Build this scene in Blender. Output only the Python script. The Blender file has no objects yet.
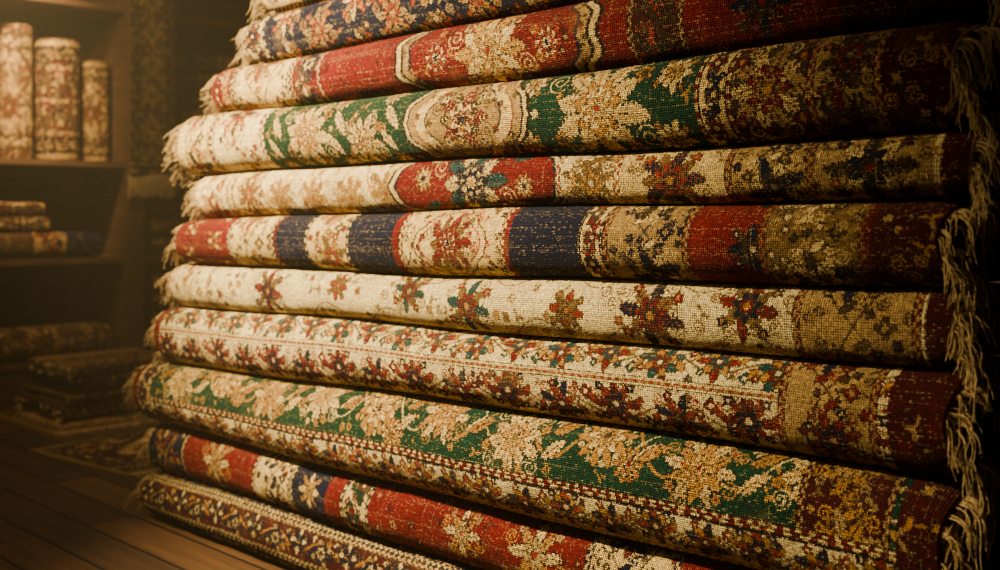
import bpy, math, random
import numpy as np
from mathutils import Vector, Matrix
rng=np.random.default_rng(7); random.seed(7)
C=bpy.context.scene.collection

def lin(c):
    c=np.array(c,float)/255.
    return np.where(c<=.04045,c/12.92,((c+.055)/1.055)**2.4)
CR=lin((218,184,116)); IV=lin((228,200,140)); RD=lin((106,13,10)); DR=lin((64,8,8)); GR=lin((10,52,34)); OL2=lin((114,86,40))
NV=lin((15,19,44)); GD=lin((172,120,46)); OL=lin((64,46,22)); TL=lin((16,64,66)); RU=lin((136,42,22)); BK=lin((28,17,14)); TN=lin((160,126,72)); DG=lin((5,33,21))

# ---------------------------------------------------------------- materials
def mat(name):
    m=bpy.data.materials.new(name); m.use_nodes=True
    nt=m.node_tree; b=nt.nodes['Principled BSDF']
    return m,nt,b
def N(nt,t,**k):
    n=nt.nodes.new(t)
    for a,v in k.items(): setattr(n,a,v)
    return n
def math_n(nt,op,a,b=None):
    n=N(nt,'ShaderNodeMath',operation=op)
    for i,v in enumerate((a,b)):
        if v is None: continue
        if isinstance(v,(int,float)): n.inputs[i].default_value=v
        else: nt.links.new(v,n.inputs[i])
    return n.outputs[0]

def rug_material():
    m,nt,b=mat('woven_wool_knots')
    at=N(nt,'ShaderNodeAttribute',attribute_name='Col')
    tc=N(nt,'ShaderNodeTexCoord')
    no=N(nt,'ShaderNodeTexNoise'); no.inputs['Scale'].default_value=300; no.inputs['Detail'].default_value=2
    nt.links.new(tc.outputs['Object'],no.inputs['Vector'])
    mr=N(nt,'ShaderNodeMapRange'); mr.inputs[1].default_value=.25; mr.inputs[2].default_value=.75; mr.inputs[3].default_value=.6; mr.inputs[4].default_value=1.4
    nt.links.new(no.outputs['Fac'],mr.inputs[0])
    mx=N(nt,'ShaderNodeVectorMath',operation='SCALE')
    nt.links.new(at.outputs['Color'],mx.inputs[0]); nt.links.new(mr.outputs[0],mx.inputs['Scale'])
    nt.links.new(mx.outputs[0],b.inputs['Base Color'])
    b.inputs['Roughness'].default_value=.88
    b.inputs['Specular IOR Level'].default_value=.15
    uv=N(nt,'ShaderNodeUVMap',uv_map='UVMap'); sp=N(nt,'ShaderNodeSeparateXYZ'); nt.links.new(uv.outputs[0],sp.inputs[0])
    su=math_n(nt,'ABSOLUTE',math_n(nt,'SINE',math_n(nt,'MULTIPLY',sp.outputs[0],math.pi/2)))
    sv=math_n(nt,'ABSOLUTE',math_n(nt,'SINE',math_n(nt,'MULTIPLY',sp.outputs[1],math.pi/2)))
    h=math_n(nt,'ADD',math_n(nt,'MULTIPLY',su,sv),math_n(nt,'MULTIPLY',no.outputs['Fac'],1.2))
    bp=N(nt,'ShaderNodeBump'); bp.inputs['Strength'].default_value=1.; bp.inputs['Distance'].default_value=.0024
    nt.links.new(h,bp.inputs['Height']); nt.links.new(bp.outputs[0],b.inputs['Normal'])
    return m
def simple_mat(name,c1,c2,scale=60,rough=.9,stretch=(1,1,1),bump=.3,bd=.002):
    m,nt,b=mat(name)
    tc=N(nt,'ShaderNodeTexCoord'); mp=N(nt,'ShaderNodeMapping'); mp.inputs['Scale'].default_value=stretch
    nt.links.new(tc.outputs['Object'],mp.inputs[0])
    no=N(nt,'ShaderNodeTexNoise'); no.inputs['Scale'].default_value=scale; no.inputs['Detail'].default_value=5
    nt.links.new(mp.outputs[0],no.inputs['Vector'])
    cr=N(nt,'ShaderNodeValToRGB'); cr.color_ramp.elements[0].position=.3; cr.color_ramp.elements[1].position=.7
    cr.color_ramp.elements[0].color=(*lin(c1),1); cr.color_ramp.elements[1].color=(*lin(c2),1)
    nt.links.new(no.outputs['Fac'],cr.inputs[0]); nt.links.new(cr.outputs[0],b.inputs['Base Color'])
    b.inputs['Roughness'].default_value=rough
    bp=N(nt,'ShaderNodeBump'); bp.inputs['Strength'].default_value=bump; bp.inputs['Distance'].default_value=bd
    nt.links.new(no.outputs['Fac'],bp.inputs['Height']); nt.links.new(bp.outputs[0],b.inputs['Normal'])
    return m
def floor_material():
    m,nt,b=mat('old_floor_planks')
    tc=N(nt,'ShaderNodeTexCoord')
    br=N(nt,'ShaderNodeTexBrick'); br.offset=.37
    br.inputs['Scale'].default_value=1; br.inputs['Mortar Size'].default_value=.005; br.inputs['Brick Width'].default_value=1.5; br.inputs['Row Height'].default_value=.14
    br.inputs['Color1'].default_value=(*lin((90,60,32)),1); br.inputs['Color2'].default_value=(*lin((56,37,20)),1); br.inputs['Mortar'].default_value=(*lin((8,5,3)),1)
    nt.links.new(tc.outputs['Object'],br.inputs['Vector'])
    mp=N(nt,'ShaderNodeMapping'); mp.inputs['Scale'].default_value=(2.5,45,1); nt.links.new(tc.outputs['Object'],mp.inputs[0])
    no=N(nt,'ShaderNodeTexNoise'); no.inputs['Scale'].default_value=1; no.inputs['Detail'].default_value=6; nt.links.new(mp.outputs[0],no.inputs['Vector'])
    mr=N(nt,'ShaderNodeMapRange'); mr.inputs[3].default_value=.2; mr.inputs[4].default_value=1.6; nt.links.new(no.outputs['Fac'],mr.inputs[0])
    mx=N(nt,'ShaderNodeVectorMath',operation='SCALE'); nt.links.new(br.outputs['Color'],mx.inputs[0]); nt.links.new(mr.outputs[0],mx.inputs['Scale'])
    nt.links.new(mx.outputs[0],b.inputs['Base Color']); b.inputs['Roughness'].default_value=.7; b.inputs['Specular IOR Level'].default_value=.25
    bp=N(nt,'ShaderNodeBump'); bp.inputs['Strength'].default_value=.6; bp.inputs['Distance'].default_value=.004
    h=math_n(nt,'SUBTRACT',no.outputs['Fac'],math_n(nt,'MULTIPLY',br.outputs['Fac'],2.))
    nt.links.new(h,bp.inputs['Height']); nt.links.new(bp.outputs[0],b.inputs['Normal'])
    return m
M_RUG=rug_material()
M_FR=simple_mat('cotton_fringe',(166,134,82),(214,184,128),180)
M_WOOD=simple_mat('dark_shelf_wood',(58,38,20),(96,64,34),6,.65,(1,1,9),.25)
M_WOODH=simple_mat('shelf_board_wood',(64,42,22),(104,70,38),6,.6,(6,.8,6),.25)
M_WALL=simple_mat('aged_brown_plaster',(80,58,36),(110,82,50),3,.95)
M_FLOOR=floor_material()

# ---------------------------------------------------------------- rug pattern drafting (knot grids, design units)
class Cv:
    def __init__(s,W=0,H=0,bg=CR,arr=None,S=1.):
        s.S=S
        s.a=np.tile(bg,(int(round(H*S)),int(round(W*S)),1)).astype(float) if arr is None else arr
        s.H,s.W=s.a.shape[0]/S,s.a.shape[1]/S
    def ix(s,v,m): return int(max(0,min(m,round(v*s.S))))
    def sub(s,x0,x1,y0=0,y1=None,T=False):
        y1=s.H if y1 is None else y1
        h,w=s.a.shape[:2]
        v=s.a[s.ix(y0,h):s.ix(y1,h),s.ix(x0,w):s.ix(x1,w)]
        return Cv(arr=v.transpose(1,0,2) if T else v,S=s.S)
    def fill(s,col): s.a[:]=col; return s
    def dash(s,y0,y1,per,c1,c2,ph=0):
        v=s.sub(0,s.W,y0,y1); X=(np.arange(v.a.shape[1])/s.S)
        if v.a.size: v.a[:]=np.where((((X+ph)//per)%2==0)[:,None],c1,c2)
    def win(s,cx,cy,r):
        h,w=s.a.shape[:2]; S=s.S
        x0=max(0,int((cx-r-2)*S)); x1=min(w,int((cx+r+3)*S)); y0=max(0,int((cy-r-2)*S)); y1=min(h,int((cy+r+3)*S))
        if x1<=x0 or y1<=y0: return None,None,None
        Y,X=np.mgrid[y0:y1,x0:x1]
        return s.a[y0:y1,x0:x1],(X+.5)/S-cx,(Y+.5)/S-cy
    def flower(s,cx,cy,r,n,c1,c2,c3,ol,rot=0.):
        a,dx,dy=s.win(cx,cy,r*1.1+1)
        if a is None: return
        d=np.hypot(dx,dy); th=np.arctan2(dy,dx)+rot; R=r*(.78+.22*np.cos(n*th))
        a[d<R+.8]=ol; a[d<R]=c1
        if r>4:
            a[(np.cos(n*th)<-.92)&(d<R)]=ol
            if r>9: a[(np.cos(3*n*th)<-.7)&(d<R*.85)&(d>R*.66)]=c2
            a[d<R*.60]=ol; a[d<R*.60-.7]=c2
            if r>8:
                a[(d<R*.38)]=ol; a[d<R*.38-.6]=c1
            a[d<r*.18+.4]=c3
        else: a[d<max(.7,r*.35)]=c2
    def leaf(s,cx,cy,L,w,ang,col,ol=None,rib=None):
        a,dx,dy=s.win(cx,cy,L+2)
        if a is None: return
        u=dx*math.cos(ang)+dy*math.sin(ang); v=-dx*math.sin(ang)+dy*math.cos(ang)
        ins=(u>=0)&(u<=L); ww=w*np.sin(np.pi*np.clip(u/L,0,1))**.8
        if w>2.2: ww=ww*(.86+.2*np.cos(u*2.1))
        v=v-.12*w*np.sin(np.pi*2*u/L)
        if ol is not None: a[ins&(abs(v)<ww+.7)]=ol
        a[ins&(abs(v)<ww)]=col
        if ol is not None and w>2.2:
            a[ins&(abs(v)<.32)&(u>L*.12)&(u<L*.8)]=ol
            if w>3.2 and rib is not None: a[ins&(abs(v)<ww*.7)&(((u-abs(v)*.9)%3.4)<.7)&(u>L*.2)]=rib
    def curl(s,cx,cy,r,col,sg=1,th0=0.):
        a,dx,dy=s.win(cx,cy,r+1)
        if a is None: return
        d=np.hypot(dx,dy); th=(np.arctan2(dy*sg,dx)+th0)%(2*math.pi)/(2*math.pi)
        f=(d/(r*.5)-th)%1.
        a[(abs(f-.5)<.42/(r*.5))&(d<r)&(d>r*.12)]=col
    def vine(s,y0,amp,per,ph,col,th=.75,x0=0,x1=None):
        x1=s.W if x1 is None else x1
        h,w=s.a.shape[:2]; Y,X=np.mgrid[0:h,0:w]; Y=(Y+.5)/s.S; X=(X+.5)/s.S
        k=2*math.pi/per; y=y0+amp*np.sin(k*X+ph); sl=np.sqrt(1+(amp*k*np.cos(k*X+ph))**2)
        s.a[(abs(Y-y)<th*sl)&(X>=x0)&(X<x1)]=col
    def palmette(s,cx,cy,r,c1,c2,c3,ol,lf,n=8,rot=0.):
        if r>12:
            for i in range(4):
                a=rot+math.pi/8+math.pi/2*i
                s.curl(cx+math.cos(a)*r*1.08,cy+math.sin(a)*r*.95,r*.24,lf,1 if i%2 else -1,a)
        for i in range(n):
            a=rot+2*math.pi*i/n
            L=r*(1.0 if i%2==0 else .76)
            s.leaf(cx+math.cos(a)*r*.2,cy+math.sin(a)*r*.2,L*.85,r*.18,a,c1 if i%2==0 else lf,ol,c2)
        for i in range(4):
            a=rot+math.pi/4+math.pi/2*i
            s.flower(cx+math.cos(a)*r*.98,cy+math.sin(a)*r*.88,max(2.0,r*.17),5,c2,c3,c3,ol,a)
        s.flower(cx,cy,r*.48,7,c2,c1,c3,ol,rot)
    def rosette(s,cx,cy,r,c1,c2,c3,ol,rot=0.):
        s.flower(cx,cy,r,10,c1,c1,c3,ol,rot); s.flower(cx,cy,r*.66,8,c2,c1,c3,ol,rot+.2)
        if r>8:
            for i in range(10):
                a=rot+2*math.pi*i/10; s.flower(cx+math.cos(a)*r*.84,cy+math.sin(a)*r*.84,1.2,4,c3,c2,c2,c2)
    def medallion(s,cx,cy,rx,ry,layers,lobes=10,p=1.25):
        a,dx,dy=s.win(cx,cy,max(rx,ry)*1.25)
        if a is None: return
        v=(abs(dx)/rx)**p+(abs(dy)/ry)**p; v=v**(1/p)
        th=np.arctan2(dy/ry,dx/rx); v=v*(1+.03*np.cos(lobes*th))
        for t,c in layers: a[v<t]=c
    def filler(s,step,cols,ol,p=.9,leafc=None,size=1.,tol=.02):
        bg=s.a.copy(); h,w=s.a.shape[:2]
        y=step*.5; row=0
        while y<s.H:
            x=step*(.25+.5*(row%2))
            while x<s.W:
                cx=x+rng.uniform(-1,1)*step*.15; cy=y+rng.uniform(-1,1)*step*.15
                ix,iy=int(cx*s.S),int(cy*s.S)
                if 0<=ix<w and 0<=iy<h and rng.random()<p:
                    ref=s.bgc if hasattr(s,'bgc') else bg[iy,ix]
                    if abs(s.a[iy,ix]-ref).sum()<tol:
                        c=cols[rng.integers(len(cols))]; c2=cols[rng.integers(len(cols))]; q=rng.random()
                        lc=leafc if leafc is not None else c
                        if q<.34: s.flower(cx,cy,size*rng.uniform(2.2,3.4),rng.choice([4,5,6]),c,c2,c2,ol,rng.uniform(0,3))
                        elif q<.62:
                            an=rng.choice([.5,2.6,-.5,-2.6,1.57,0]); s.leaf(cx,cy,size*5.5,size*1.2,an,lc,None); s.leaf(cx,cy,size*4.5,size*1.,an+1.4,lc,None); s.leaf(cx,cy,size*6,size*.8,an+3.6,lc,None)
                        elif q<.92: s.curl(cx,cy,size*rng.uniform(3.,4.4),lc,rng.choice([-1,1]),rng.uniform(0,6))
                        else:
                            a,dx,dy=s.win(cx,cy,4)
                            if a is not None: a[(abs(dx)+abs(dy)<2.6)]=ol; a[(abs(dx)+abs(dy)<1.5)]=c
                x+=step
            y+=step*.8; row+=1

def border(c,bg,ol,f1,f2,vine,g=4,gc=None,lf=None,rmul=1.,fil=.5,sp=1.15):
    c.fill(bg); H,W=c.H,c.W
    if H<3 or W<3: return
    gc=f1 if gc is None else gc; lf=f2 if lf is None else lf
    if g:
        for a0,b0 in ((0,.7),(g-.7,g)): c.dash(a0,b0,9,ol,ol); c.dash(H-b0,H-a0,9,ol,ol)
        mid=(.7+g-.7)/2
        if g>=4:
            c.dash(.7,mid,2.5,gc,bg); c.dash(mid,g-.7,2.5,gc,bg,2.5); c.dash(H-mid,H-.7,2.5,gc,bg); c.dash(H-g+.7,H-mid,2.5,gc,bg,2.5)
        else:
            c.dash(.7,g-.7,3,gc,bg); c.dash(H-g+.7,H-.7,3,gc,bg)
    h=H-2*g
    if h<5: return
    s=c.sub(0,W,g,H-g)
    per=max(16,h*1.9)*sp; am=h*.24
    s.vine(h/2,am,per,0,vine,.6)
    if h>16: s.vine(h/2,am*1.5,per,math.pi,vine,.45)
    k=0; x=per*.25
    while x<W+per:
        up=(k%2==0); y=h/2+(am if up else -am)*-.35
        r=min(h*.36,11)*rmul; LL=min(per*.2/sp,9.)
        s.leaf(x+per*.15,h/2,LL,1.7,(-1 if up else 1)*.9,lf,ol); s.leaf(x-per*.15,h/2,LL,1.7,math.pi+(1 if up else -1)*.9,lf,ol)
        if r>7: s.palmette(x,y,r*1.25,f1 if up else f2,f2 if up else f1,bg,ol,lf,8,.39*(k%2))
        else: s.flower(x,y,r,6 if up else 5,f1 if up else f2,f2 if up else f1,bg,ol,.3*k)
        s.flower(x+per*.25,h/2+(am*1.2 if up else -am*1.2),max(1.8,r*.33),4,f2 if up else f1,bg,bg,ol)
        x+=per*.5; k+=1
    if fil and h>10:
        s.bgc=bg; s.filler(7.,[f1,f2,vine],ol,fil,vine,.75)

def lowfreq(H,W,s,amp):
    h=max(2,int(H/s)+2); w=max(2,int(W/s)+2); g=rng.normal(0,1,(h,w))
    r=np.array([np.interp(np.linspace(0,w-1,W),np.arange(w),g[i]) for i in range(h)])
    r=np.array([np.interp(np.linspace(0,h-1,H),np.arange(h),r[:,j]) for j in range(W)]).T
    return 1+amp*r
def wear(c,fl=.022):
    a=c.a; H,W=a.shape[:2]
    Y,X=np.mgrid[0:H,0:W]
    jy=rng.choice([-1,0,0,0,0,0,0,1],(H,W)); jx=rng.choice([-1,0,0,0,0,0,0,1],(H,W))
    a=a[np.clip(Y+jy,0,H-1),np.clip(X+jx,0,W-1)]
    lum=a.mean(2,keepdims=True)
    f=(rng.random((H,W))<fl); f=f|(np.roll(f,1,1)&(rng.random((H,W))<.6)); f=f|(np.roll(f,1,1)&(rng.random((H,W))<.4))
    col=(rng.random((1,W))<.03)&(rng.random((H,W))<.35)
    rowm=(rng.random((H,1))<.10)&(rng.random((H,W))<.3)
    f=(f|col|rowm)[...,None]
    a=np.where(f&(lum<.25),a*.74+CR*.26,a)
    d=(rng.random((H,W,1))<.06)
    a=np.where(d&(lum>.25),a*.45,a)
    fade=np.clip((lowfreq(H,W,36,1.)-2.0)*.4,0,.15)[...,None]*(rng.random((H,W,1))*.8+.4)
    a=a*(1-fade)+TN*fade
    blk=np.kron(rng.normal(0,1,(H//2+1,W//2+1)),np.ones((2,2)))[:H,:W,None]
    ridge=np.where(Y%2==0,1.08,.82)[...,None]*np.where(X%2==0,1.05,.91)[...,None] if c.S>1.2 else 1.
    a=a*(1+.12*rng.normal(0,1,(H,W,1)))*(1+.18*blk)*ridge*lowfreq(H,W,20,.08)[...,None]*(1+.07*rng.normal(0,1,(H,1,1)))*(1+.05*rng.normal(0,1,(1,W,1)))
    return np.clip(a,.003,.95)

# ---------------------------------------------------------------- mesh of a rolled rug
def mesh_from(name,V,Q,UVv,COL,mats):
    me=bpy.data.meshes.new(name)
    nV,nQ=len(V),len(Q)
    me.vertices.add(nV); me.vertices.foreach_set('co',V.astype(np.float32).ravel())
    me.loops.add(nQ*4); me.loops.foreach_set('vertex_index',Q.astype(np.int32).ravel())
    me.polygons.add(nQ); me.polygons.foreach_set('loop_start',np.arange(0,nQ*4,4,dtype=np.int32))
    me.polygons.foreach_set('use_smooth',np.ones(nQ,dtype=bool))
    me.update(calc_edges=True)
    if UVv is not None:
        uv=me.uv_layers.new(name='UVMap'); uv.data.foreach_set('uv',UVv[Q.ravel()].astype(np.float32).ravel())
    if COL is not None:
        ca=me.color_attributes.new('Col','FLOAT_COLOR','CORNER')
        c4=np.concatenate([COL,np.ones((nQ,1))],1)
        ca.data.foreach_set('color',np.repeat(c4,4,axis=0).astype(np.float32).ravel())
    for m in mats: me.materials.append(m)
    return me
def quads(ns,nx,base):
    i,j=np.meshgrid(np.arange(ns-1),np.arange(nx-1),indexing='ij')
    a=base+i*nx+j
    return np.stack([a,a+nx,a+nx+1,a+1],-1).reshape(-1,4)

class Roll:
    def __init__(s,L,zlo,zhi,B,k,th=.011,pitch=.0135,Cf=.85,n=2.4,amp=.003,half=.19,turns=None,seed=0,endw=0.):
        s.L,s.zlo,s.zhi,s.B,s.k,s.th,s.pitch,s.amp=L,zlo,zhi,B,k,th,pitch,amp
        xm=np.array([L/2]); s.A=float((zhi(xm)-zlo(xm))[0])/2; Cc=min(s.A*Cf,B)
        A=s.A; q=np.linspace(0,math.pi/2,160); p=2/n
        cs=np.cos(q).clip(0)**p; sn=np.sin(q).clip(0)**p
        y=[];z=[]
        y+=list((B-Cc)+Cc*cs); z+=list(A*sn)
        y+=list(-(B-Cc)-Cc*cs[::-1]); z+=list(A*sn[::-1])
        y+=list(-(B-Cc)-Cc*cs[1:]); z+=list(-A*sn[1:])
        y+=list((B-Cc)+Cc*cs[::-1]); z+=list(-A*sn[::-1])
        y=np.array(y);z=np.array(z); d=np.hypot(np.diff(y),np.diff(z)); keep=np.concatenate([[True],d>1e-7]); y=y[keep];z=z[keep]
        s.sc=np.concatenate([[0],np.cumsum(np.hypot(np.diff(y),np.diff(z)))]); s.yc=y;s.zc=z; s.Per=s.sc[-1]
        s.ph=np.random.default_rng(seed).uniform(0,6.28,6)
        s.half=min(half,.34*s.Per)
        s.Hh=int(round(2*s.half/k)); s.W=int(round(L/k))
        s.turns=turns if turns else max(1.2,min(3.6,(.72*min(A,Cc)-th)/pitch))
        s.endw=endw
    def P(s,S):
        S=S%s.Per; e=.0025
        f=lambda t:(np.interp(t%s.Per,s.sc,s.yc),np.interp(t%s.Per,s.sc,s.zc))
        y,z=f(S); y1,z1=f(S+e); y0,z0=f(S-e); ty,tz=y1-y0,z1-z0; l=np.hypot(ty,tz)+1e-9
        return y,z,tz/l,-ty/l
    def inset(s,q):
        b=np.floor(q); f=np.clip((q-b-.87)/.13,0,1); f=f*f*(3-2*f)
        return s.pitch*(b+f)
    def ev(s,x,S,ins):
        y,z,ny,nz=s.P(S)
        z=(z-nz*ins)[:,None]; y=(y-ny*ins)[:,None]; ny=ny[:,None]
        x=x[None,:]; SS=S[:,None]; p=s.ph
        n=.5*np.sin(4.1*x+9*SS+p[0])+.3*np.sin(11*x-14*SS+p[1])+.2*np.sin(27*x+23*SS+p[2])+.12*np.sin(61*x-31*SS+p[3])
        Y=y+ny*np.abs(ny)*n*s.amp
        lo=s.zlo(x); hi=s.zhi(x)
        d=np.minimum(x,s.L-x); tp=1-.10*np.clip(1-d/.03,0,1)**2
        Z=(lo+hi)/2+z/s.A*(hi-lo)/2*tp
        Xo=x+0*Z
        if s.endw:
            w=np.exp(-d/.05); sg=np.where(x<s.L/2,-1,1)
            Xo=Xo+sg*w*s.endw*(np.sin(17*SS+p[4])+.6*np.sin(41*SS+p[5]))
        return np.stack(np.broadcast_arrays(Xo,Y+0*Z,Z),-1)
    def mesh(s,name,canvas,edge,back,outer):
        k=s.k; V=[];Q=[];U=[];CO=[];base=0
        s0=s.Per/2-s.half; s1=s.Per/2+s.half
        def add(x,S,ins,uvs,cols,rnd=0.):
            nonlocal base
            v=s.ev(x,S,ins)
            if rnd: 
                y,z,ny,nz=s.P(S); r=rng.normal(0,rnd,v.shape[:2]); v[...,1]+=r*ny[:,None]; v[...,2]+=r*np.clip(nz,-.5,.5)[:,None]*.6
            V.append(v.reshape(-1,3)); Q.append(quads(len(S),len(x),base)); base+=v.shape[0]*v.shape[1]
            g=np.stack(np.broadcast_arrays(x[None,:]/k,(S/k)[:,None]),-1); U.append(g.reshape(-1,2))
            CO.append(cols)
        x=np.linspace(0,s.L,s.W+1); S=np.linspace(s0,s1,s.Hh+1)
        add(x,S,0*S,None,canvas.reshape(-1,3),.00026 if k<.005 else .0)
        nx=max(12,int(s.L/.05)); xc=np.linspace(0,s.L,nx+1)
        st=.010 if k<.005 else .016
        def co(n,c): return np.tile(c,(n,1))
        S=np.linspace(0,s0,max(4,int(s0/st))); add(xc,S,0*S,None,co((len(S)-1)*nx,outer))
        E=s.turns*s.Per
        S=np.linspace(s1,E,int((E-s1)/st)); add(xc,S,s.inset(S/s.Per),None,co((len(S)-1)*nx,back))
        S=np.linspace(0,E,int(E/st)); add(xc,S,s.inset(S/s.Per)+s.th,None,co((len(S)-1)*nx,back))
        S=np.linspace(0,E,int(E/(st*.6)))
        for xe in (0.,s.L):
            o=s.ev(np.array([xe]),S,s.inset(S/s.Per))[:,0]; i=s.ev(np.array([xe]),S,s.inset(S/s.Per)+s.th)[:,0]
            m=(o+i)/2; m[:,0]+=(-.003 if xe==0 else .003)
            v=np.stack([o,m,i],1); V.append(v.reshape(-1,3)); Q.append(quads(len(S),3,base)); base+=len(S)*3
            U.append(np.stack([np.repeat(S/k,3),np.tile([0.,1.,2.],len(S))],-1)); CO.append(co((len(S)-1)*2,edge))
        return mesh_from(name,np.concatenate(V),np.concatenate(Q),np.concatenate(U),np.concatenate(CO),[M_RUG])

def strands(name,roots,sides=4,seg=10):
    V=[];Q=[];b=0
    an=np.arange(sides)/sides*2*math.pi
    for p0,od,out,L,r,lean in roots:
        p0=np.array(p0,float); od=np.array(od,float)
        t=np.linspace(0,L,seg)
        h=out*(1-np.exp(-t/.018)); dn=t-.016*(1-np.exp(-t/.016))
        f1,f2=rng.uniform(35,120,2); a1,a2=rng.uniform(.0005,.006,2); q1,q2=rng.uniform(0,6.28,2); ramp=t/L
        side=np.cross(od,[0,0,1.])
        P=p0+od*(h+a1*np.sin(f1*t+q1)*ramp)[:,None]+np.outer(-dn,[0,0,1.])+side*((lean*t+1.5*a2*np.sin(f2*t+q2)*ramp)[:,None])
        T=np.gradient(P,axis=0); T/=np.linalg.norm(T,axis=1)[:,None]+1e-9
        u=np.cross(T,side+np.array([.01,.02,.03])); u/=np.linalg.norm(u,axis=1)[:,None]+1e-9; w=np.cross(T,u)
        rr=r*(1-.4*ramp)
        ring=P[:,None]+(u[:,None]*np.cos(an)[None,:,None]+w[:,None]*np.sin(an)[None,:,None])*rr[:,None,None]
        V.append(ring.reshape(-1,3))
        i,j=np.meshgrid(np.arange(seg-1),np.arange(sides),indexing='ij'); j2=(j+1)%sides
        Q.append((b+np.stack([i*sides+j,i*sides+j2,(i+1)*sides+j2,(i+1)*sides+j],-1)).reshape(-1,4)); b+=seg*sides
    return mesh_from(name,np.concatenate(V),np.concatenate(Q),None,None,[M_FR])

def roll_fringe(R,name,xe,n,lmin,lmax,r=.0011,out=(.006,.03),turn2=.25,win=.45,per=6,cen=.5):
    roots=[]; sg=-1 if xe==0 else 1
    nb=max(4,n//per)
    for i in range(nb):
        f=cen+win*rng.uniform(-1,1); q=f+(1 if (rng.random()<turn2 and R.turns>1.6) else 0)
        lean0=rng.normal(0,.26); o=rng.uniform(*out); L0=rng.uniform(lmin,lmax)
        for j in range(per):
            S=np.array([q*R.Per+rng.normal(0,.004)]); ins=R.inset(S/R.Per)+R.th*.5
            p=R.ev(np.array([float(xe)]),S,ins)[0,0]
            roots.append((p,(sg,0,0),max(.004,o+rng.uniform(-.006,.008)),L0*rng.uniform(.5,1.15),r*rng.uniform(.7,1.1),lean0+rng.normal(0,.2)))
    return strands(name,roots)

def link(o): C.objects.link(o); return o
def child(par,name,me,kind=None,label=None):
    o=bpy.data.objects.new(name,me); link(o); o.parent=par
    if kind: o['kind']=kind
    if label: o['label']=label
    return o
def top(name,me,label,cat,loc=(0,0,0),rot=(0,0,0),group=None):
    o=bpy.data.objects.new(name,me); link(o); o.location=loc; o.rotation_euler=rot
    o['label']=label; o['category']=cat
    if group: o['group']=group
    return o

# ---------------------------------------------------------------- the big stack
K=.0035; KF=.0019; SC=K/KF
IL=[.003,.132,.275,.455,.612,.735,.866,.978,1.136,1.262,1.375,1.49]
IR=[.003,.165,.292,.500,.655,.760,.892,.992,1.140,1.264,1.378,1.49]
def iface(i,X):
    t=(X+2.8)/(2.8-.62)
    return IL[i]+(IR[i]-IL[i])*t+(.0045*np.sin(2.6*X+i*1.9)+.002*np.sin(7.3*X+i) if i>0 else 0)

def p_r9(c,F):
    H=c.H; c.fill(DR)
    border(c.sub(0,c.W,0,34),NV,BK,CR,RD,GD,4)
    border(c.sub(0,c.W,34,62),DR,BK,CR,NV,GD,4,CR,sp=1.4)
    border(c.sub(0,c.W,62,H),NV,BK,CR,RU,GD,3)
def p_r8(c,F):
    H=c.H; c.fill(RD)
    border(c.sub(F(-2.95),F(-2.74),T=True),NV,BK,CR,RU,GD,4,CR)
    border(c.sub(F(-2.40),F(-2.22),T=True),CR,BK,RD,NV,OL,4,NV)
    c.sub(F(-2.22),F(-2.08)).fill(NV)
    for x,r in ((-2.57,18),(-2.15,12),(-1.62,15),(-1.42,19),(-.95,17)): 
        for y in (14,50,86): c.palmette(F(x),y,r,CR,TN,RU,BK,GD,8)
    border(c.sub(F(-2.02),F(-1.92),T=True),CR,BK,RD,GR,OL,3,NV)
    s=c.sub(F(-1.92),F(-1.3)); s.bgc=RD; s.filler(9,[DR,RU,TN],DR,.35,DR)
    border(c.sub(F(-1.3),F(-1.1),T=True),CR,BK,RD,NV,OL,4,NV)
def p_r7(c,F):
    H=c.H; c.fill(GR)
    s=c.sub(0,c.W,0,54); s.vine(27,15,74,0,GD,.8); s.vine(27,-15,74,0,CR,.5)
    i=0; x=F(-2.72)
    while x<c.W-50:
        cy=33+(-5 if i%2 else 2)
        if i%3==0: s.palmette(x,cy,21,CR,GD,OL2,BK,CR,10,.4)
        elif i%3==1: s.rosette(x,cy-2,18,GD,CR,OL,BK,.2*i); s.rosette(x+20,cy+11,9,CR,GD,RD,BK)
        else: s.palmette(x,cy,19,CR,TN,RU,BK,GD,12,.1); s.rosette(x,cy,10,CR,GD,RD,OL)
        s.rosette(x+28,cy-17,7,CR,TN,GD,BK); s.rosette(x-23,13,6,GD,CR,RU,BK)
        s.leaf(x+22,cy+8,18,3.6,-.6,CR,BK,GD); s.leaf(x-20,cy-8,18,3.6,2.6,GD,BK,OL)
        x+=60; i+=1
    s=c.sub(0,c.W,0,52); s.bgc=GR; s.filler(9,[GD,CR,TN],DG,.22,GD,.85)
    d=c.sub(0,c.W,53,59); d.fill(BK); d.dash(.8,2,3,CR,RD); d.dash(2.8,4.6,4,CR,RD)
    border(c.sub(0,c.W,59,79),IV,OL,RU,NV,OL2,0,RD,GD,1.25,.25,1.5)
    d=c.sub(0,c.W,79,86); d.fill(CR); d.dash(0,.7,9,BK,BK); d.dash(2,4.5,3,RD,CR); d.dash(5.5,7,9,BK,BK)
    c.sub(0,c.W,86,c.H).fill(DR)
    border(c.sub(F(-2.96),F(-2.87),T=True),CR,BK,RD,NV,OL,3,RD); c.sub(0,F(-2.945)).fill(RD)
    border(c.sub(F(-.86),F(-.71),0,53,T=True),DR,BK,GD,TN,OL2,4,TN,GD,1.2)
    s=c.sub(F(-.70),c.W); s.fill(DR); s.bgc=DR; s.filler(9,[GD,TN],BK,.35)
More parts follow.
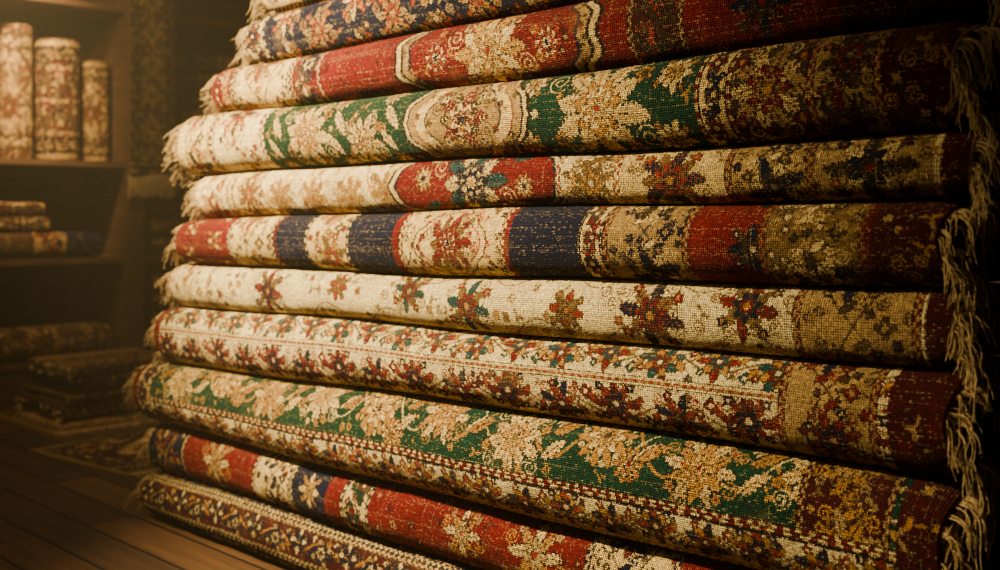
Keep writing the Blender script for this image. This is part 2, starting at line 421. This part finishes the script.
def p_r6(c,F):
    H=c.H; c.fill(IV)
    def guard(y,h,a,b):
        d=c.sub(0,c.W,y,y+h); d.fill(IV); d.dash(0,.7,9,OL,OL); d.dash(1.5,h-1.5,2.5,a,b); d.dash(h-.7,h,9,OL,OL)
    border(c.sub(0,c.W,0,21),CR,OL,RU,GR,OL2,0,RD,None,1.1,.2,1.5)
    guard(21,4.5,OL2,CR)
    border(c.sub(0,c.W,25,46),IV,OL,RD,TL,OL2,0,RD,GD,1.2,.25,1.6)
    guard(46,5,RU,TN)
    border(c.sub(0,c.W,51,76),IV,BK,RD,NV,OL2,0,NV,RU,1.25,.3,1.6)
    guard(76,5,RD,CR)
    border(c.sub(0,c.W,81,H),CR,BK,RD,NV,OL2,0,sp=1.5,fil=.2)
    border(c.sub(F(-.9),F(-.735),T=True),TN,BK,NV,RD,OL,4,RD)
    s=c.sub(F(-.72),c.W); s.fill(DR); s.bgc=DR; s.filler(10,[RD,TN],BK,.35); c.sub(0,F(-2.85)).fill(RD)
def p_r5(c,F):
    c.fill(IV)
    for y in (8,34,66,98): c.vine(y,7,64,y,OL2,.4)
    for x,r,a,b in ((-2.33,17,RD,NV),(-2.04,10,RU,OL2),(-1.79,14,TL,RD),(-1.6,17,TL,RD),(-1.34,11,RU,OL2),(-1.15,19,NV,RD),(-.96,16,RD,NV)):
        for y in (6,50,94): c.palmette(F(x),y+(4 if r%2 else -3),r,a,b,GD,OL,OL2,8,.2)
    c.bgc=IV; c.filler(9.5,[GD,RU,TN,OL2],OL2,.42,OL2,.9)
    border(c.sub(0,F(-2.6),T=True),IV,OL2,RU,GD,GD,4,fil=.3)
    border(c.sub(F(-.88),F(-.68),T=True),TN,BK,NV,OL,OL,4,RD,rmul=1.2); c.sub(F(-.675),c.W).fill(DR)
def p_r4(c,F):
    H=c.H; c.fill(RD)
    for x in (-2.68,-2.55):
        for y in (14,40,66,92): c.palmette(F(x),y+(13 if x==-2.55 else 0),10,RU,GD,DR,DR,CR,6)
    border(c.sub(F(-2.49),F(-2.28),T=True),CR,OL,RU,OL2,OL2,5,NV,GD,1.25)
    c.sub(F(-2.27),F(-1.83)).fill(NV)
    border(c.sub(F(-2.15),F(-1.99),T=True),CR,OL,RU,OL2,OL2,3,NV,GD,1.2)
    border(c.sub(F(-1.81),F(-1.49),T=True),CR,BK,RU,NV,OL,4,RD,RD,1.1)
    s=c.sub(F(-1.77),F(-1.53)); s.fill(CR)
    for y in (6,54,102): s.medallion(s.W/2,y,31,27,[(1.05,OL),(1,CR),(.86,RU),(.82,CR)],12); s.palmette(s.W/2,y,18,RD,RU,NV,OL,OL2,10); s.rosette(s.W/2,y,9,CR,RD,NV,OL)
    s.bgc=CR; s.filler(6.5,[RU,OL2,RD],OL,.6,RU,.7)
    s=c.sub(F(-1.48),F(-1.30)); s.fill(NV)
    border(c.sub(F(-1.30),F(-1.24),T=True),CR,BK,NV,RD,OL,2)
    border(c.sub(F(-1.24),F(-1.06),T=True),TN,BK,OL,NV,NV,4,RD,CR,1.2)
    s=c.sub(F(-1.06),F(-.91)); s.fill(RD)
    for y in (20,56,90): s.palmette(s.W*.8,y,12,NV,OL,CR,BK,OL)
    border(c.sub(F(-.93),F(-.75),T=True),OL2,BK,CR,OL,TN,4,RD,CR,1.2,.8)
    s=c.sub(F(-.745),c.W); s.fill(DR); s.bgc=DR; s.filler(9,[TN,GD],BK,.35)
def p_r3(c,F):
    H=c.H; c.fill(IV)
    border(c.sub(0,F(-2.5),T=True),IV,OL2,GD,RU,GD,4,rmul=1.2,fil=.3)
    border(c.sub(F(-2.49),F(-2.35),T=True),CR,OL2,RU,OL2,GD,3,fil=.3)
    c.bgc=IV
    s=c.sub(F(-2.34),F(-1.82)); s.vine(54,20,60,0,GD,.6)
    for x in (20,60,100,136): s.palmette(x,50+(x%40)/2,14,GD,TN,RU,OL2,GD,8)
    cx=F(-1.6)
    c.medallion(cx,54,74,66,[(1.03,BK),(1,CR),(.95,NV),(.92,RD)],14,1.1)
    c.palmette(cx,54,28,TL,NV,GD,BK,CR,10); c.rosette(cx,54,12,CR,NV,GD,BK); c.rosette(cx-42,50,8,GD,CR,NV,BK); c.rosette(cx+42,58,8,GD,CR,NV,BK)
    c.leaf(cx-30,66,18,3.6,2.8,TL,BK); c.leaf(cx+30,40,18,3.6,-.3,TL,BK); c.leaf(cx-30,40,16,3.2,3.6,TN,BK); c.leaf(cx+30,68,16,3.2,.5,TN,BK)
    border(c.sub(F(-1.37),F(-1.22),T=True),IV,OL,GD,OL2,OL2,4,RU,rmul=1.15)
    s=c.sub(F(-1.22),F(-1.0)); s.fill(CR)
    for y in (20,56,90): s.palmette(s.W*.5,y,20,NV,RU,GD,OL,OL2,10)
    border(c.sub(F(-1.0),F(-.84),T=True),TN,BK,OL,NV,OL,4,RD,CR,1.15)
    s=c.sub(F(-.84),F(-.66)); s.fill(TN)
    for y in (20,54,90): s.palmette(s.W*.5,y,20,OL,NV,RD,BK,CR,8)
    c.sub(F(-.65),c.W).fill(DR)
    c.bgc=IV; c.filler(9,[GD,RU,OL2,TN],OL2,.4,GD,.9)
    s=c.sub(F(-1.22),F(-.66)); s.bgc=CR; s.filler(8,[GD,OL2,RU],OL,.5,OL2,.8); s.bgc=TN; s.filler(8,[CR,OL,RU],OL,.6,OL,.8)
def p_r2(c,F):
    H=c.H; c.fill(GR)
    border(c.sub(0,F(-2.55),T=True),CR,OL,RU,GR,OL2,4,RD,GD,1.2,.3)
    border(c.sub(F(-2.55),F(-2.30),T=True),IV,OL,GR,RU,GD,5,RD,GD,1.3,.35)
    for x,y,r in ((-2.12,54,25),(-1.92,62,18),(-1.25,54,33),(-1.43,72,9),(-1.42,36,9),(-1.09,40,11),(-1.10,74,12)):
        c.palmette(F(x),y,r,CR,GD,OL,BK,CR,10,.2)
        if r>14: c.rosette(F(x),y,r*.42,IV,GD,RU,OL)
    for x in (-2.26,-2.02,-1.84): 
        c.rosette(F(x),32,8,CR,GD,RU,BK); c.rosette(F(x)+6,80,8,GD,CR,RD,BK); c.leaf(F(x),40,20,3.6,1.0,CR,BK,GD); c.leaf(F(x)+6,70,18,3.4,-2.2,CR,BK,GD)
    c.medallion(F(-1.60),54,54,60,[(1.04,BK),(1,CR),(.95,NV),(.92,TN),(.80,RU),(.78,CR),(.62,NV),(.59,TN)],16,1.1)
    c.palmette(F(-1.60),54,21,RD,CR,NV,BK,OL,10)
    s=c.sub(F(-1.8),F(-1.42)); s.bgc=TN; s.filler(6,[OL,RU,CR],OL,.6,OL,.7); s.bgc=CR; s.filler(6,[OL2,RU,GD],OL,.5,GD,.6)
    c.bgc=GR; c.filler(10,[GD,CR,TN],DG,.22,GD,.9)
    border(c.sub(F(-1.04),F(-.97),T=True),CR,BK,RD,NV,OL,3)
    s=c.sub(F(-.97),F(-.84)); s.fill(OL)
    for y in (16,54,92): s.palmette(s.W*.5,y,22,TN,RD,GD,BK,CR,10)
    s.bgc=OL; s.filler(8,[TN,CR,GD,RD],BK,.5,TN,.9)
    border(c.sub(F(-.84),F(-.72),T=True),TN,BK,RD,OL,OL,4,RD,rmul=1.2)
    s=c.sub(F(-.72),c.W); s.fill(DR); s.bgc=DR; s.filler(9,[GD,TN],BK,.4)
def p_r1(c,F):
    H=c.H; c.fill(RD)
    border(c.sub(F(-2.56),F(-2.48),T=True),RD,BK,CR,GD,GD,3)
    border(c.sub(F(-2.48),F(-2.22),T=True),CR,OL,RU,OL2,OL2,5,NV,GD,1.3,.35)
    border(c.sub(F(-2.22),F(-2.10),T=True),RD,BK,CR,NV,GD,4,CR)
    s=c.sub(F(-2.08),F(-1.8)); s.bgc=RD; s.filler(14,[DR,RU],DR,.4,DR)
    c.medallion(F(-1.54),54,80,62,[(1.03,BK),(1,CR),(.95,BK),(.92,TN),(.85,NV),(.82,RD)],18,1.6)
    c.palmette(F(-1.54),56,28,GD,CR,RU,BK,CR,12); c.rosette(F(-1.54),56,14,CR,GD,RU,OL)
    for dx in (-44,44): c.rosette(F(-1.54)+dx,56,11,CR,RU,NV,BK)
    border(c.sub(F(-1.20),F(-1.08),T=True),DR,BK,RU,OL,OL,4,TN,rmul=1.2)
    for y in (20,54,90): c.palmette(F(-.93),y,17,NV,OL,RD,BK,DR,8)
    c.bgc=RD; c.filler(14,[DR,RU],DR,.4,DR)
    s=c.sub(F(-1.8),F(-1.25)); s.bgc=TN; s.filler(5.5,[OL,RU],OL,.6,OL,.6); s.bgc=RD; s.filler(9,[GD,TN],BK,.35,GD,.8)
    c.sub(F(-.8),c.W).fill(DR)
def p_r0(c,F):
    c.fill(NV)
    border(c.sub(0,F(-2.34),T=True),CR,BK,RD,NV,OL,3,NV)
    s=c.sub(F(-2.33),F(-1.2))
    for i,x in enumerate(np.arange(-2.26,-1.2,.135)):
        for y in (14,50,86): c.palmette(F(x),y+(8 if i%2 else -8),15,(CR,TN)[i%2],RU,GD,BK,GD,8)
    c.bgc=NV; c.filler(9,[CR,GD,RU],BK,.45,TN,.85)
    border(c.sub(F(-1.2),F(-1.0),T=True),TN,BK,RD,NV,OL,4,RD)
def p_rt(c,F):
    c.fill(CR)
    border(c.sub(0,c.W,0,36),CR,BK,RD,NV,OL,4,RD); border(c.sub(0,c.W,36,74),CR,BK,RD,NV,OL,4,NV); border(c.sub(0,c.W,74,c.H),RD,BK,CR,NV,OL,4)

rugs=[
 (-2.96,-.620, .000,p_r9,DR,.17,'navy and dark red rolled rug on the floor under the stack'),
 (-2.95,-.620, .012,p_r8,RD,.165,'deep red rolled wool rug with cream and navy floral bands'),
 (-2.98,-.640,-.014,p_r7,RD,.18,'green floral rolled rug with a cream flowered border and fringe'),
 (-2.88,-.630, .000,p_r6,RD,.17,'cream rolled rug with long flowered guard stripes and red end'),
 (-2.81,-.640, .012,p_r5,IV,.165,'ivory rolled rug with scattered teal, red and navy flowers'),
 (-2.76,-.640, .000,p_r4,RD,.17,'rolled rug with red, navy and cream cross bands'),
 (-2.68,-.615, .014,p_r3,IV,.165,'thin ivory rolled rug with a red and teal medallion'),
 (-2.74,-.615,-.012,p_r2,IV,.18,'green rolled rug with large ivory flowers and cream medallion'),
 (-2.58,-.590, .006,p_r1,RD,.17,'red rolled rug with a scalloped cream-edged medallion'),
 (-2.43,-.590, .016,p_r0,CR,.165,'navy rolled rug crowded with cream and rust palmettes'),
 (-2.36,-.590, .010,p_rt,CR,.165,'cream and red bordered rolled rug topping the stack'),
]
for i,(xl,xr,yf,pf,edge,B,lab) in enumerate(rugs):
    L=xr-xl; yc=yf+B; oz=IL[i]
    lo=lambda x,i=i,xl=xl,oz=oz: iface(i,x+xl)+.0006-oz
    hi=lambda x,i=i,xl=xl,oz=oz: iface(i+1,x+xl)-.0006-oz
    R=Roll(L,lo,hi,B,KF,seed=i*3+1,amp=.0085,Cf=.95 if i!=2 else .8,n=2.08,half=.135,endw=.006)
    c=Cv(arr=np.zeros((int(round(108*SC)),R.W,3)),S=SC)
    F=lambda x,xl=xl:(x-xl)/K
    pf(c,F)
    cc=wear(c); m0=(cc.shape[0]-R.Hh)//2; cc=cc[m0:m0+R.Hh]
    me=R.mesh('rolled_rug',cc,edge*.8,TN*.25,edge*.8)
    o=top('rolled_rug',me,lab,'rug',(xl,yc,oz),group='rolled rugs in the tall stack')
    child(o,'fringe',roll_fringe(R,'fringe',R.L,280,.025,.10,.0012,(.006,.04),.2,.25,4,.46),'stuff','cream knotted cotton fringe')
    child(o,'fringe',roll_fringe(R,'fringe',0,200,.02,.065,.0013,(.02,.06),.1,.15,6,.5),'stuff','cream knotted cotton fringe')

# ---------------------------------------------------------------- background rugs
def small_canvas(W,H,pal,kind,big=False):
    bg,f1,f2,ol,ed=pal
    c=Cv(W,H,bg)
    if kind==0:
        c.bgc=bg
        r=11 if big else 8
        for i,x in enumerate(range(int(H*.3),W,int(r*2.3))): 
            for y in np.arange(H*.1+(i%2)*r,H*.95,r*2.2): c.palmette(x,y,r,f1,f2,ed,ol,f2,8)
        c.filler(6,[f1,f2,ed],ol,.6,ol,.7)
        b=max(5,int(W*.07)); 
        for z in (c.sub(0,b,T=True),c.sub(W-b,W,T=True)): border(z,ed,ol,f1,f2,f1,1)
        b2=int(W*.12); border(c.sub(b,b+b2,T=True),f1,ol,ed,bg,ol,2); border(c.sub(W-b-b2,W-b,T=True),f1,ol,ed,bg,ol,2)
    elif kind==1:
        n=max(3,H//13)
        for i in range(n): border(c.sub(0,W,int(i*H/n),int((i+1)*H/n)),(bg,f1)[i%2],ol,(f1,bg)[i%2],f2,ol,1)
    else:
        xs=np.linspace(0,W,7).astype(int)
        for i in range(6): 
            if i%2==0: border(c.sub(xs[i],xs[i+1],T=True),f1,ol,ed,f2,ol,2)
            else: c.sub(xs[i],xs[i+1]).a[:]=(bg,ed)[(i//2)%2]
    return wear(c,.02)
FT=lin((154,118,68)); FB=lin((80,54,28)); FR=lin((94,40,24))
PALS=[(FT,FR,FB,BK,TN),(DR,TN,FB,BK,NV),(FB,FT,FR,BK,FT),(NV,TN,RU,BK,FB),(DR,FT,OL,BK,FB),(FT,FB,FR,OL,FT)]
def bg_roll(L,hz,B,pal,kind,seed,fr=None,n=2.2,turns=None,Cf=1.,k=.006,th=.008,half=.5,big=False):
    R=Roll(L,lambda x:0*x,lambda x:0*x+hz,B,k,th=th,pitch=.011,Cf=Cf,n=n,seed=seed,amp=.003,half=half,turns=turns)
    me=R.mesh('rolled_rug',small_canvas(R.W,R.Hh,PALS[pal],kind,big),PALS[pal][4]*.7,TN*.3,PALS[pal][0]*.8)
    f=None
    if fr is not None: f=[roll_fringe(R,'fringe',R.L if e else 0,90,.02,.04,.0016,(.008,.03),.2,.5) for e in fr]
    return me,f
def put_roll(data,lab,loc,rot,group):
    me,f=data; o=top('rolled_rug',me,lab,'rug',loc,rot,group)
    if f:
        for q in f: child(o,'fringe',q,'stuff')
    return o
ZB=[.19,.655,1.108,1.85]; BT=.03
H90=math.pi/2
STAND=Matrix(((0,-1,0),(0,0,-1),(1,0,0))).to_euler()
def stand(y,r,h,pal,kind,lab,x=-5.14):
    d=bg_roll(h,2*r,r,pal,kind,int(h*100),None,2.0,big=True)
    top('rolled_rug',d[0],lab,'rug',(x,y+r,ZB[2]+BT/2+.001),STAND,'rugs standing upright on the shelf')
stand(.50,.072,.61,5,0,'tan floral rug rolled tight, standing upright on the shelf')
stand(.692,.100,.56,2,0,'thick brown patterned rug roll standing upright on shelf')
stand(.873,.066,.48,5,0,'slim tan patterned rug roll standing upright on shelf')
stand(.32,.085,.58,0,0,'cream and red rug roll standing upright on the shelf')
def lie(y0,z,L,h,pal,kind,lab,x=-5.12,B=None,fr=None,grp='rolled rugs lying in the left bay',seed=3,tw=0.):
    d=bg_roll(L,h,B or h/2,pal,kind,seed,fr)
    return put_roll(d,lab,(x,y0,z),(0,0,H90+tw),grp)
t=ZB[1]+BT/2+.001
lie(-.15,t,1.0,.118,3,2,'cream and navy banded rug roll lying on a shelf',x=-5.09,B=.09)
lie(-.15,t+.119,.76,.072,2,0,'thin brown rug roll resting on a wider roll',x=-5.10,B=.07,seed=4)
lie(-.15,t+.192,.74,.068,4,1,'thin dark red rug roll topping a small pile',x=-5.10,B=.06,seed=5)
t=ZB[0]+BT/2+.001
lie(-.1,t,.99,.15,5,0,'plump tan patterned rug roll on the lowest shelf',x=-5.10,B=.11,seed=6)
proto={}
labs=['cream rug roll with red flowers in a shelf pile','red rug roll with cream flowers in a shelf pile','tan rug roll with rust stripes in a shelf pile','navy rug roll with cream bands in a shelf pile','dark red rug roll with tan bands in shelf pile','pale cream rug roll with olive flowers in shelf pile']
for b,n in ((0,4),(1,4),(2,6)):
    z=ZB[b]+BT/2+.001
    for j in range(n):
        p=(b*2+j)%6
        if p not in proto: proto[p]=bg_roll(1.05,.094,.105,p,(2,0,1)[p%3],p+20,(0,))
        put_roll(proto[p],labs[p],(-5.115+random.uniform(-.006,.004),1.085+random.uniform(0,.03),z),(0,0,H90),'rolled rugs piled in the right bay')
        z+=.0952
# ---------------------------------------------------------------- shelving unit
def box(name,x0,x1,y0,y1,z0,z1,m,bev=.004,org=(0,0,0)):
    import bmesh
    bm=bmesh.new(); bmesh.ops.create_cube(bm,size=1)
    for v in bm.verts: v.co=Vector(((x0+x1)/2-org[0]+v.co.x*(x1-x0),(y0+y1)/2-org[1]+v.co.y*(y1-y0),(z0+z1)/2-org[2]+v.co.z*(z1-z0)))
    if bev: bmesh.ops.bevel(bm,geom=bm.edges[:],offset=bev,segments=2,affect='EDGES')
    me=bpy.data.meshes.new(name); bm.to_mesh(me); bm.free(); me.materials.append(m); return me
org=(-5.2,1.0,0)
unit=top('shelving_unit',None,'tall dark wooden open shelving unit filled with rolled rugs','shelf',org)
ups=[(-.45,-.37),(.955,1.045),(2.36,2.44)]
for y0,y1 in ups: child(unit,'upright_post',box('upright_post',-5.42,-4.97,y0,y1,0,2.3,M_WOOD,.006,org))
for z in ZB+[2.27]:
    for (a,b) in ((-.369,.954),(1.046,2.359)): child(unit,'shelf_board',box('shelf_board',-5.42,-4.985,a,b,z-BT/2,z+BT/2,M_WOODH,.004,org))
for (a,b) in ((-.369,.954),(1.046,2.359)):
    child(unit,'plinth_board',box('plinth_board',-5.02,-4.995,a,b,.001,ZB[0]-BT/2-.001,M_WOOD,.003,org))
child(unit,'back_panel',box('back_panel',-5.44,-5.421,-.45,2.44,.001,2.3,M_WOOD,.002,org))

# ---------------------------------------------------------------- hanging rug
def sheet(name,W,Lz,k,canvas,thick,wave):
    ny,nx=canvas.shape[:2]
    X,Z=np.meshgrid(np.linspace(0,W,nx+1),np.linspace(0,-Lz,ny+1))
    V=[];Q=[];b=0;U=[];CO=[]
    for off in (0,thick):
        Y=wave*np.sin(X*26+Z*2.)*np.clip(-Z/Lz,0.1,1)+off
        V.append(np.stack([X,Y,Z],-1).reshape(-1,3)); Q.append(quads(ny+1,nx+1,b)); b+=(ny+1)*(nx+1); U.append(np.stack([X/k,Z/k],-1).reshape(-1,2)); CO.append(canvas.reshape(-1,3))
    n=(ny+1)*(nx+1)
    idx=np.arange(n).reshape(ny+1,nx+1); rim=np.concatenate([idx[0,:],idx[1:,-1],idx[-1,-2::-1],idx[-2:0:-1,0]]); r2=np.roll(rim,-1)
    Q.append(np.stack([rim,r2,r2+n,rim+n],-1)); CO.append(np.tile(TN*.6,(len(rim),1)))
    return mesh_from(name,np.concatenate(V),np.concatenate(Q),np.concatenate(U),np.concatenate(CO),[M_RUG])
Wn=.235; Ln=1.13; k2=.005; nx=int(Wn/k2); ny=int(Ln/k2)
c=Cv(nx,ny,FT); c.bgc=FT
inner=c.sub(9,nx-9,10,ny-10); inner.a[:]=FB; inner.bgc=FB
for y in range(18,ny-20,30): inner.palmette(inner.W/2-.5,y,12,TN,FT,FR,BK,FT,8)
inner.filler(6,[TN,FT,FR],BK,.8)
border(c.sub(0,9,T=True),FT,BK,FR,OL,OL,2); border(c.sub(nx-9,nx,T=True),FT,BK,FR,OL,OL,2); border(c.sub(0,nx,ny-14,ny),TN,BK,FR,OL,OL,2)
me=sheet('hanging_rug',Wn,Ln,k2,wear(c,.02),.008,.006)
hr=top('hanging_rug',me,'narrow tan and red patterned rug hanging over a shelf post','rug',(-4.945,.955,2.19),(0,0,H90))
roots=[]
for i in range(46):
    for j in range(3): roots.append(((i/45*Wn+rng.uniform(-.002,.002),.004,-Ln+.004),(0,-1,0),rng.uniform(0,.006),rng.uniform(.10,.135),.0017,rng.uniform(-.08,.08)))
child(hr,'fringe',strands('fringe',roots),'stuff','long ivory cotton fringe')
child(hr,'hanging_batten',box('hanging_batten',-.01,Wn+.01,-.006,.018,-.006,.02,M_WOOD,.004),None,'wooden batten')

# ---------------------------------------------------------------- pile of folded rugs on the floor
z=.014
pl=[('folded dark red rug at the bottom of a low pile',4,.060,.24,.56,0,.0),('folded brown rug in a low pile on the floor',2,.056,.23,.54,1,.03),('folded red and cream rug in a low pile',1,.058,.225,.52,0,-.03),('folded tan fringed rug topping a low pile',5,.052,.22,.50,1,.05)]
for i,(lab,p,h,B,L,kind,tw) in enumerate(pl):
    d=bg_roll(L,h,B,p,kind,40+i,(0,1) if i in (0,3) else (1,),n=2.2,turns=1.8)
    o=top('folded_rug',d[0],lab,'rug',(-4.70+.005*i,.43+.012*i,z),(0,0,H90+tw),'folded rugs in the low floor pile')
    for q in d[1]: child(o,'fringe',q,'stuff')
    z+=h+.001
def flat_rug(name,W,D,k,pal,kind,lab,loc,rot,curl=0.):
    nx=int(W/k);ny=int(D/k)
    c=Cv(nx,ny,PALS[pal][0]); b=8
    c.bgc=PALS[pal][0]
    inner=c.sub(b,nx-b,b,ny-b); inner.medallion(inner.W/2,inner.H/2,inner.W*.4,inner.H*.4,[(1,PALS[pal][3]),(.94,PALS[pal][1]),(.7,PALS[pal][2])],12)
    inner.bgc=PALS[pal][0]; inner.filler(8,[PALS[pal][1],PALS[pal][2],PALS[pal][4]],PALS[pal][3],.8)
    for z_ in (c.sub(0,nx,0,b),c.sub(0,nx,ny-b,ny)): border(z_,PALS[pal][1],PALS[pal][3],PALS[pal][4],PALS[pal][2],BK,1)
    for z_ in (c.sub(0,b,T=True),c.sub(nx-b,nx,T=True)): border(z_,PALS[pal][1],PALS[pal][3],PALS[pal][4],PALS[pal][2],BK,1)
    a=wear(c,.02)
    X,Y=np.meshgrid(np.linspace(-W/2,W/2,nx+1),np.linspace(-D/2,D/2,ny+1))
    V=[];Q=[];U=[];CO=[];bb=0;n=(nx+1)*(ny+1)
    for off in (.009,.0):
        Z=off+.0015*np.sin(X*14+Y*9)*(off>0)+.0018*(off>0)
        V.append(np.stack([X,Y,Z],-1).reshape(-1,3)); Q.append(quads(ny+1,nx+1,bb)); bb+=n; U.append(np.stack([X/k,Y/k],-1).reshape(-1,2)); CO.append(a.reshape(-1,3))
    idx=np.arange(n).reshape(ny+1,nx+1); rim=np.concatenate([idx[0,:],idx[1:,-1],idx[-1,-2::-1],idx[-2:0:-1,0]]); r2=np.roll(rim,-1)
    Q.append(np.stack([rim,r2,r2+n,rim+n],-1)); CO.append(np.tile(TN*.6,(len(rim),1)))
    me=mesh_from(name,np.concatenate(V),np.concatenate(Q),np.concatenate(U),np.concatenate(CO),[M_RUG])
    o=top(name,me,lab,'rug',loc,rot)
    roots=[]
    for sgn in (-1,1):
        for i in range(int(D/.006)):
            roots.append(((sgn*W/2,-D/2+i*.006,.008),(sgn,0,0),rng.uniform(.03,.055),.024,.0016,rng.uniform(-.6,.6)))
    child(o,'fringe',strands('fringe',roots),'stuff')
    return o
flat_rug('floor_rug',.62,.74,.007,5,0,'pale fringed rug lying flat under the folded pile',(-4.62,.70,.001),(0,0,0))
flat_rug('floor_rug',.60,.80,.007,1,0,'dark red patterned rug lying flat on floorboards',(-3.80,.58,.001),(0,0,.12))

# ---------------------------------------------------------------- room
def struct(name,me):
    o=bpy.data.objects.new(name,me); link(o); o['kind']='structure'; return o
struct('floor',box('floor',-5.6,2.2,-3.6,2.8,-.1,0,M_FLOOR,0))
struct('wall_left',box('wall_left',-5.6,-5.45,-3.6,2.8,0,2.8,M_WALL,0))
struct('wall_back',box('wall_back',-5.45,2.2,2.65,2.8,0,2.8,M_WALL,0))
struct('ceiling',box('ceiling',-5.6,2.2,-3.6,2.8,2.8,2.9,M_WALL,0))
struct('baseboard_left',box('baseboard_left',-5.449,-5.43,-3.5,-.47,.001,.12,M_WOOD,.003))

# ---------------------------------------------------------------- light
def aim(o,t): o.rotation_euler=(Vector(t)-o.location).to_track_quat('-Z','Y').to_euler()
def spot(name,loc,tgt,e,col,size,blend,rad):
    l=bpy.data.lights.new(name,'SPOT'); l.energy=e; l.color=col; l.spot_size=math.radians(size); l.spot_blend=blend; l.shadow_soft_size=rad
    o=bpy.data.objects.new(name,l); link(o); o.location=loc; aim(o,tgt); return o
spot('key_spot_light',(-2.85,-1.20,2.05),(-2.10,0,.90),1200,(1,.79,.42),66,1.,.05)
spot('shelf_spot_light',(-4.15,-.10,2.62),(-5.15,.32,1.62),900,(1,.74,.38),46,1.,.12)
spot('floor_spot_light',(-3.5,-1.3,2.5),(-3.9,.3,0),62,(1,.70,.36),80,1.,.15)
l=bpy.data.lights.new('shelf_lamp_light','POINT'); l.energy=24; l.color=(1,.76,.42); l.shadow_soft_size=.08
o=bpy.data.objects.new('shelf_lamp_light',l); link(o); o.location=(-4.45,.14,2.02)
l=bpy.data.lights.new('ceiling_fill_light','AREA'); l.energy=8; l.color=(1,.78,.46); l.size=1.5
o=bpy.data.objects.new('ceiling_fill_light',l); link(o); o.location=(-1.2,-2.4,2.4); aim(o,(-1.6,0,.7))
w=bpy.data.worlds.new('World'); bpy.context.scene.world=w; w.use_nodes=True
wn=w.node_tree
wn.nodes['Background'].inputs[0].default_value=(1,.75,.5,1); wn.nodes['Background'].inputs[1].default_value=.04
vs=wn.nodes.new('ShaderNodeVolumeScatter'); vs.inputs['Color'].default_value=(1,.86,.62,1); vs.inputs['Density'].default_value=.013; vs.inputs['Anisotropy'].default_value=.2
wn.links.new(vs.outputs[0],wn.nodes['World Output'].inputs['Volume'])

# ---------------------------------------------------------------- camera
cd=bpy.data.cameras.new('Camera'); cam=bpy.data.objects.new('Camera',cd); link(cam)
cam.location=(0,-1.5,.87); cam.rotation_euler=(H90,0,math.radians(45))
cd.sensor_width=36; cd.lens=39.6; cd.shift_y=-.07; cd.clip_start=.05
cd.dof.use_dof=True; cd.dof.focus_distance=1.95; cd.dof.aperture_fstop=3.0
bpy.context.scene.camera=cam
